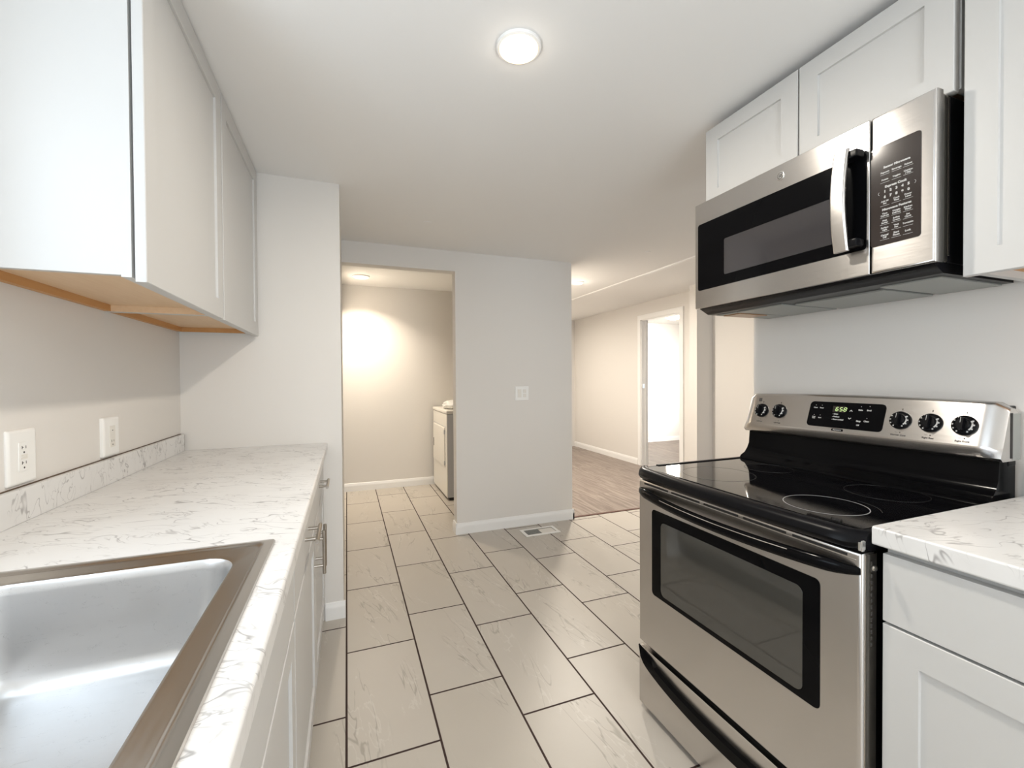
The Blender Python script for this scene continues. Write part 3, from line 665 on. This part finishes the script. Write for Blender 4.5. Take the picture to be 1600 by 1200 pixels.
for (y, z) in KN:
    b = B(TP); o = (-y, pz(z), 0); rk = .0275
    b.lathe([(rk, -.002), (rk, .004), (rk*.94, .0075), (rk*.80, .0095), (rk*.62, .0105), (rk*.58, .014), (rk*.52, .0155), (0, .016)], o, (0, 0, 1), 36)
    for k in (0,):
        pts = rrect(.011, rk*1.36, .0045, 5, -y, pz(z)); b.poly([(p[0], p[1], .012) for p in pts], (0, 0, 1), .014, .003)
    kn = b.build('knob', 'blackm', cp, 'black rotary knob with white markings')
    b = B(TP)
    for k in range(11):
        a = R(-150+k*30)
        if k in (5, 6) : continue
        b.box(o[0]+rk*.80*math.sin(a)-.0016, o[0]+rk*.80*math.sin(a)+.0016, o[1]+rk*.80*math.cos(a)-.0019, o[1]+rk*.80*math.cos(a)+.0019, .0086, .0101)
    for k in range(9):
        a0, a1 = R(55+k*9), R(55+(k+1)*9); r0, r1_ = rk*.64, rk*.76
        b.poly([(o[0]+r0*math.sin(a0), o[1]+r0*math.cos(a0), .0100), (o[0]+r1_*math.sin(a0), o[1]+r1_*math.cos(a0), .0100), (o[0]+r1_*math.sin(a1), o[1]+r1_*math.cos(a1), .0100), (o[0]+r0*math.sin(a1), o[1]+r0*math.cos(a1), .0100)], (0, 0, 1), .0010)
    b.box(o[0]-.0005, o[0]+.0005, o[1]+.002, o[1]+rk*.62, .0255, .0263)
    b.build('knob_markings', 'white', kn)

# ------------------------------------------------------------------ microwave
MX, MY0, MY1, MZ0, MZ1 = 1.285, .598, 1.345, 1.507, 1.910
t = thing('microwave_oven', 'stainless over-the-range microwave mounted under the white cabinet', 'microwave', (1.48, .97, MZ0))
B().box(1.345, RX-.004, MY0+.006, MY1-.006, MZ0+.004, MZ1-.002, .002).build('body', 'blackm', t)
b = B().box(1.318, 1.345, MY0+.004, MY1-.002, MZ0+.004, MZ1-.002, .004).box(1.345, 1.352, MY0+.005, MY1-.005, MZ0+.02, MZ1-.006); b.build('front_band', 'steelp', t, 'polished steel band round the casing')
DS = .7335
b = B().box(MX, 1.318, DS+.0012, MY1, MZ0, MZ1, .003, 2); md = b.build('door', 'steel', t)
b = B().box(MX, 1.318, MY0, DS-.0012, MZ0, MZ1, .006, 3, lambda c, d: (abs(d.z) > .9 and c.y < MY0+.01) or c.x < MX+.001); mp = b.build('control_panel', 'steel', t)
b = B(); b.poly(yz(rrect(1.329-.742, 1.829-1.575, .01, 5, (1.329+.742)/2, 1.702, radii=(.008, .008, .008, .008)), MX+.003), (-1, 0, 0), .0042, .0008); mw = b.build('window_frame', 'black', md, 'black glass door panel')
b = B(); b.poly(yz(rrect(1.204-.823, 1.742-1.613, .006, 4, (1.204+.823)/2, 1.677), MX+.001), (-1, 0, 0), .0026, .0003); b.build('window_pane', 'microg', mw, 'smoky microwave window')
# handle: wide curved strap
b = B(); rings = []; Nn = 20
for i in range(Nn+1):
    s = i/Nn; z = 1.575+.270*s; q = math.sin(math.pi*s); x = MX-.034-.016*q
    y0_, y1_ = .764, .802
    sec = rrect(.038, .012, .005, 4)
    rings.append([(x+p[1], (y0_+y1_)/2+p[0], z) for p in sec])
b.loft(rings); mh = b.build('handle', 'steel', md, 'curved steel strap handle')
for z in (1.583, 1.817): B().box(MX-.034, MX-.001, .746, .800, z, z+.021, .004).build('handle_mount', 'blackm', mh)
# badge
TM = basis((MX, 0, 0), (0, -1, 0), (0, 0, 1))
b = B(TM); b.lathe([(.0135, 0), (.0135, .0015), (.0122, .0024), (0, .0024)], (-.985, 1.873, 0), (0, 0, 1), 36); bd = b.build('badge', 'chrome', md, 'round silver maker badge')
b = B(TM)
def flat_ring(b, cx, cy, r, wd, z, a0=0, a1=360, n=40):
    k = max(6, int(n*(a1-a0)/360)); full = a1-a0 >= 360; rings = []
    for i in range(k if full else k+1):
        a = R(a0+(a1-a0)*i/k); rings.append([(cx+(r+d)*math.cos(a), cy+(r+d)*math.sin(a), z+h) for d, h in ((-wd/2, 0), (wd/2, 0), (wd/2, .0003), (-wd/2, .0003))])
    b.loft(rings, True, full)
flat_ring(b, -.985, 1.873, .0096, .0016, .0024)
put_text(b, 'GE', .0125, -.985, 1.873, .0024, bold=.0006, shear=.25, sx=.86)
for k in range(4): flat_ring(b, -.985+.0072*math.cos(R(45+90*k)), 1.873+.0072*math.sin(R(45+90*k)), .0018, .0006, .0024, 45+90*k-120, 45+90*k+60, 24)
b.build('badge_lettering', 'print', bd)
# key pad
b = B(); b.poly(yz(rrect(.7315-.626, 1.827-1.575, .006, 5, (.7315+.626)/2, 1.701), MX+.002), (-1, 0, 0), .0034, .0006); kp = b.build('keypad', 'panelk', mp, 'black touch keypad with white lettering')
b = B(TM); Zt = .0015
def mt(txt, y, z, size, **kw): put_text(b, txt, size, -y, z, Zt, **kw)
def ln(y, z, w_): b.box(-y-w_/2, -y+w_/2, z-.0003, z+.0003, Zt, Zt+.0003)
mt('Sensor Microwave', .675, 1.7705, .0075, bold=.00035)
for y, s_ in ((.7, 'Popcorn'), (.675, 'Beverage'), (.651, 'Reheat')): mt(s_, y, 1.758, .0055, bold=.0002); ln(y, 1.7525, .02)
for y, s_ in ((.7, 'Potato'), (.675, 'Veggies'), (.651, 'Chicken\n/ Fish')): mt(s_, y, 1.7395, .0055, bold=.0002); ln(y, 1.7325, .02)
mt('Express Cook', .677, 1.7205, .0080, bold=.0004)
for k in range(5):
    y = .700-k*.0125; mt('12345'[k], y, 1.709, .0085, bold=.0005); mt('67890'[k], y, 1.6955, .0085, bold=.0005)
flat_ring(b, -.7105, 1.707, .004, .0007, Zt, 110, 250, 24); flat_ring(b, -.6395, 1.709, .004, .0007, Zt, -70, 70, 24)
for y, s_ in ((.7, 'Add 30\nSec'), (.675, 'Cook\nTime'), (.651, 'Power\nLevel')): mt(s_, y, 1.682, .0055, bold=.0002); ln(y, 1.6735, .02)
mt('Microwave Features', .675, 1.6635, .0075, bold=.00035)
for y, s_ in ((.7, 'Time\nDefrost'), (.675, 'Weight\nDefrost'), (.651, 'Kitchen\nTimer')): mt(s_, y, 1.651, .0055, bold=.0002); ln(y, 1.6435, .02)
for y, s_ in ((.7, 'Melt\nButter'), (.675, 'Soften\nCream'), (.651, 'Set\nClock')): mt(s_, y, 1.633, .0055, bold=.0002); ln(y, 1.6255, .02)
for y, s_ in ((.7, 'Surface\nLight'), (.675, 'Vent\nFan'), (.651, 'Turntable')): mt(s_, y, 1.615, .0055, bold=.0002); ln(y, 1.6075, .02)
for y, s_ in ((.7, 'Cancel\nOff'), (.675, 'Start\nPause'), (.651, 'Lock')): mt(s_, y, 1.596, .0060, bold=.00025); ln(y, 1.5875, .02)
b.build('lettering', 'white', kp)
# underside
zu = 1.486
b = B(); b.poly([(1.300, MY0+.01, MZ0-.001), (1.340, MY0+.01, zu), (RX-.01, MY0+.01, zu), (RX-.01, MY0+.01, MZ0+.004), (1.300, MY0+.01, MZ0+.004)], (0, 1, 0), MY1-MY0-.02)
un = b.build('underside', 'blackm', t, 'black vent strip and base')
B().box(1.375, 1.655, MY0+.03, .760, zu-.004, zu+.002, .001).build('grease_filter', 'filter', un, 'grey metal grease filter')
B().box(1.375, 1.655, 1.050, 1.225, zu-.004, zu+.002, .001).build('grease_filter', 'filter', un, 'grey metal grease filter')
B().box(1.420, 1.655, .775, 1.035, zu-.005, zu+.002, .001).build('base_plate', 'filter', un)
B().box(1.375, 1.655, 1.235, MY1-.02, zu-.003, zu+.002, .001).build('base_plate', 'filter', un)
B().box(1.400, 1.545, 1.240, 1.315, zu-.006, zu-.002, .001).build('light_lens', 'lens', un, 'amber lamp lens under the microwave')
b = B()
for k in range(18): b.box(1.311, 1.316, MY0+.05+k*.036, MY0+.075+k*.036, 1.4995, 1.5035)
b.build('vent_slots', 'dark', un)

# ------------------------------------------------------------------ outlets and switch
def outlet(y, z, w_, h_, label, kind, rz=0.0, off=0.0):
    t = thing('wall_outlet', label, 'outlet', (LX, y, z), 'white wall outlets over the left backsplash')
    TO = basis((LX+off, y, z), (0, 1, 0), (0, 0, 1))
    b = B(TO)
    # plate with sloped edge
    def rr(w2, h2, zz): return [(p[0], p[1], zz) for p in rrect(w2, h2, .004, 3)]
    b.loft([rr(w_, h_, -off+.0002), rr(w_, h_, .003), rr(w_-.004, h_-.004, .0055), rr(w_-.016, h_-.016, .0072)]); pl = b.build('cover_plate', 'plastic', t)
    b = B(TO); b.poly([(p[0], p[1], .006) for p in rrect(.034, .068, .002, 3)], (0, 0, 1), .0026, .0006); rc = b.build('receptacle', 'plastic2' if kind == 2 else 'plastic', t)
    b = B(TO)
    for s_ in (1, -1):
        if kind == 2 and s_ == 1:
            b.box(-.003, .002, .018, .021, .0083, .0089); continue
        c = .018*s_
        b.box(-.0075, -.0055, c, c+.0075, .0083, .0089); b.box(.0055, .0072, c+.0005, c+.007, .0083, .0089)
        b.lathe([(.0024, 0), (.0024, .0005), (0, .0005)], (0, c-.008, .0084), (0, 0, 1), 12)
        if kind == 1: b.box(-.0075, -.002, c+.003, c+.0045, .0083, .0089)
    b.build('slots', 'slot', rc)
    if kind == 1:
        b = B(TO); b.box(-.011, .011, .0005, .0055, .0084, .0094, .0006).box(-.011, .011, -.0060, -.001, .0084, .0094, .0006); b.build('test_button', 'plastic2', rc)
    return t
outlet(1.362, 1.063, .098, .128, 'white outlet plate nearest the camera above the left backsplash', 1)
outlet(1.766, 1.061, .100, .124, 'white outlet plate farther along the left wall, standing proud of it', 2, 0, .004)
t = thing('light_switch', 'white double switch plate on the partition wall', 'light switch', (1.370, 3.375, 1.114))
TS = basis((1.370, 3.375, 1.114), (1, 0, 0), (0, 0, 1))
b = B(TS)
def rr(w2, h2, zz): return [(p[0], p[1], zz) for p in rrect(w2, h2, .004, 3)]
b.loft([rr(.122, .118, .0002), rr(.122, .118, .003), rr(.114, .110, .0065)]); b.build('cover_plate', 'plastic', t)
b = B(TS).box(-.040, -.006, -.034, .034, .0055, .0095, .0015); b.build('rocker', 'plastic2', t)
for s_ in (1, -1): B(TS).box(.010, .038, min(s_*.003, s_*.033), max(s_*.003, s_*.033), .0055, .0095, .0015).build('rocker', 'plastic2', t)

# ------------------------------------------------------------------ floor vent
t = thing('floor_vent', 'white metal floor register by the partition baseboard', 'floor vent', (1.447, 3.19, 0))
x0, x1, y0, y1 = 1.297, 1.597, 3.112, 3.268; f = .026
b = B().box(x0, x1, y0, y0+f, 0, .006, .002).box(x0, x1, y1-f, y1, 0, .006, .002).box(x0, x0+f, y0+f, y1-f, 0, .006, .002).box(x1-f, x1, y0+f, y1-f, 0, .006, .002)
b.build('frame', 'plastic', t)
B().box(x0+f, x1-f, y0+f, y1-f, .0003, .0012).build('duct', 'dark', t, 'dark duct below the grille')
xm = (x0+x1)/2
b = B()
for k in range(12): b.box(x0+f+.004+k*.0102, x0+f+.004+k*.0102+.0042, y0+f, y1-f, .0012, .0042)
for k in range(5): b.box(x0+f, xm, y0+f+.008+k*.0205, y0+f+.008+k*.0205+.004, .0012, .0040)
b.build('grille', 'filter', t)
b = B().box(xm, x1-f-.004, y0+f+.003, y1-f-.006, .0012, .0038, .001); b.build('damper', 'plastic2', t, 'closed pale half of the register')

# ------------------------------------------------------------------ laundry closet: dryer and bag
DX0, DX1, DY0, DY1 = .940, 1.625, 4.335, 5.06
t = thing('clothes_dryer', 'white front-loading clothes dryer in the laundry closet', 'dryer', (1.28, 4.7, 0))
B().box(DX0+.008, DX1, DY0, DY1, .03, .878, .006).build('cabinet', 'dryers', t, 'grey sided dryer cabinet')
B().box(DX0, DX0+.010, DY0+.004, DY1-.002, .03, .876, .004).build('front_panel', 'dryer', t)
B().box(DX0+.03, DX1-.02, DY0+.01, DY1-.01, 0, .03).build('plinth', 'dark', t)
b = B().box(DX0-.006, DX1, DY0-.006, DY1+.004, .880, .916, .010, 3); b.build('top', 'dryer', t)
b = B().box(DX0-.012, DX0+.001, DY0+.085, DY1-.045, .330, .735, .006, 3); dd = b.build('door', 'dryer', t)
B().box(DX0-.0145, DX0-.011, DY1-.098, DY1-.078, .478, .570, .002).build('handle', 'slot', dd, 'dark recessed door grip')
for z in (.69, .37): B().box(DX0-.014, DX0-.001, DY0+.080, DY0+.092, z-.022, z+.022, .002).build('hinge', 'dryers', dd)
B().box(DX0-.0012, DX0+.002, DY0+.03, DY1-.03, .744, .750).build('seam', 'dryers', t)
# crumpled bag
b = B(); bmesh.ops.create_icosphere(b.bm, subdivisions=4, radius=1.0)
from mathutils import noise as mnoise
for v in b.bm.verts:
    p = v.co.copy(); k = 1+.22*mnoise.noise(p*2.3+Vector((3, 1, 7)))+.14*mnoise.ridged_multi_fractal(p*2.2, 1, 2, 3, 1, 2)-.14
    q = p*k; v.co = Vector((1.085+q.x*.125, 4.60+q.y*.15, .916+max(0, (q.z+.62))*.058))
bo = b.build('plastic_bag', 'bag', None, None, 60)
tag(bo, 'crumpled white plastic bag lying on the dryer', 'bag')

# ------------------------------------------------------------------ ceiling lights
def downlight(name, label, x, y, z, rad, power, col, lampmat, drop=.012, spread=178, halo=.012):
    t = thing(name, label, 'ceiling light', (x, y, z), 'round white ceiling lights')
    b = B().lathe([(rad*.84, 0), (rad, 0), (rad*1.0, -.004), (rad*.98, -.008), (rad*.88, -.010), (rad*.84, -.008)], (x, y, z), (0, 0, 1), 48); b.build('trim_ring', 'trimw', t)
    b = B().lathe([(rad*.86, -.0005), (rad*.86, -drop), (rad*.74, -drop-.004), (rad*.4, -drop-.005), (0, -drop-.005)], (x, y, z), (0, 0, 1), 40); b.build('diffuser', lampmat, t, 'glowing diffuser')
    l = bpy.data.lights.new(name+'_glow', 'AREA'); l.shape = 'DISK'; l.size = rad*1.3; l.energy = power; l.color = col; l.spread = R(spread)
    l2 = bpy.data.lights.new(name+'_halo', 'POINT'); l2.shadow_soft_size = .03; l2.energy = power*halo; l2.color = col
    o2 = bpy.data.objects.new(name+'_halo', l2); COL.objects.link(o2); o2.parent = t; o2.location = (0, 0, -.065)
    o = bpy.data.objects.new(name+'_glow', l); COL.objects.link(o); o.parent = t; o.location = (0, 0, -drop-.007)
    return t
WARM = (1.0, 0.92, 0.81)
downlight('ceiling_light', 'round glowing ceiling light over the kitchen aisle', .497, 1.232, ZC, .068, 8.5, WARM, 'lamp')
downlight('ceiling_light', 'small glowing ceiling light in the hall beyond the partition', 2.28, 4.03, ZC, .062, 24, WARM, 'lamp')
downlight('ceiling_light', 'round glowing ceiling light inside the laundry closet', .145, 4.655, 2.28, .085, 10, (1.0, 0.88, 0.72), 'lamp', spread=125)
downlight('ceiling_light', 'added unseen round fill light behind the camera', .497, -.80, ZC, .068, 6, WARM, 'lamp')  # fill lamp out of view, added to even out the kitchen lighting
downlight('ceiling_light', 'added round fill light hidden behind the partition, deep in the hall', 2.40, 5.90, ZC, .062, 17, WARM, 'lamp')  # extra lamp the partition hides, added to brighten the hall wall
downlight('ceiling_light', 'added unseen round fill light over the living area beside the kitchen', 2.75, .60, ZC, .068, 3, WARM, 'lamp')  # off-view lamp added to lift the hall side, no known fixture
# bedroom dome light
t = thing('ceiling_light', 'glowing dome ceiling light in the room beyond the doorway', 'ceiling light', (5.05, 5.75, 2.28), 'round white ceiling lights')
B().lathe([(.15, 0), (.15, -.02), (.14, -.025), (0, -.025)], (5.05, 5.75, 2.28), (0, 0, 1), 40).build('base', 'trimw', t)
B().lathe([(.138, -.024), (.132, -.05), (.10, -.075), (.05, -.088), (0, -.092)], (5.05, 5.75, 2.28), (0, 0, 1), 40).build('dome', 'lamp2', t, 'glowing glass dome')
l = bpy.data.lights.new('dome_glow', 'POINT'); l.energy = 12; l.color = WARM; l.shadow_soft_size = .12
o = bpy.data.objects.new('dome_glow', l); COL.objects.link(o); o.parent = t; o.location = (0, 0, -.22)
# small ceiling cover plates
b = B().lathe([(.022, 0), (.022, -.003), (.014, -.007), (0, -.007)], (2.255, 2.865, ZC), (0, 0, 1), 24); tag(b.build('ceiling_disc', 'trimw'), 'small round white cap on the ceiling near the seam strip', 'ceiling cap')
b = B().lathe([(.028, 0), (.028, -.002), (.02, -.004), (0, -.004)], (.496, 2.818, ZC), (0, 0, 1), 24); tag(b.build('ceiling_disc', 'ceil'), 'small painted patch cap on the ceiling above the pier', 'ceiling cap')

for o in bpy.data.objects:
    if '_o' in o: del o['_o']
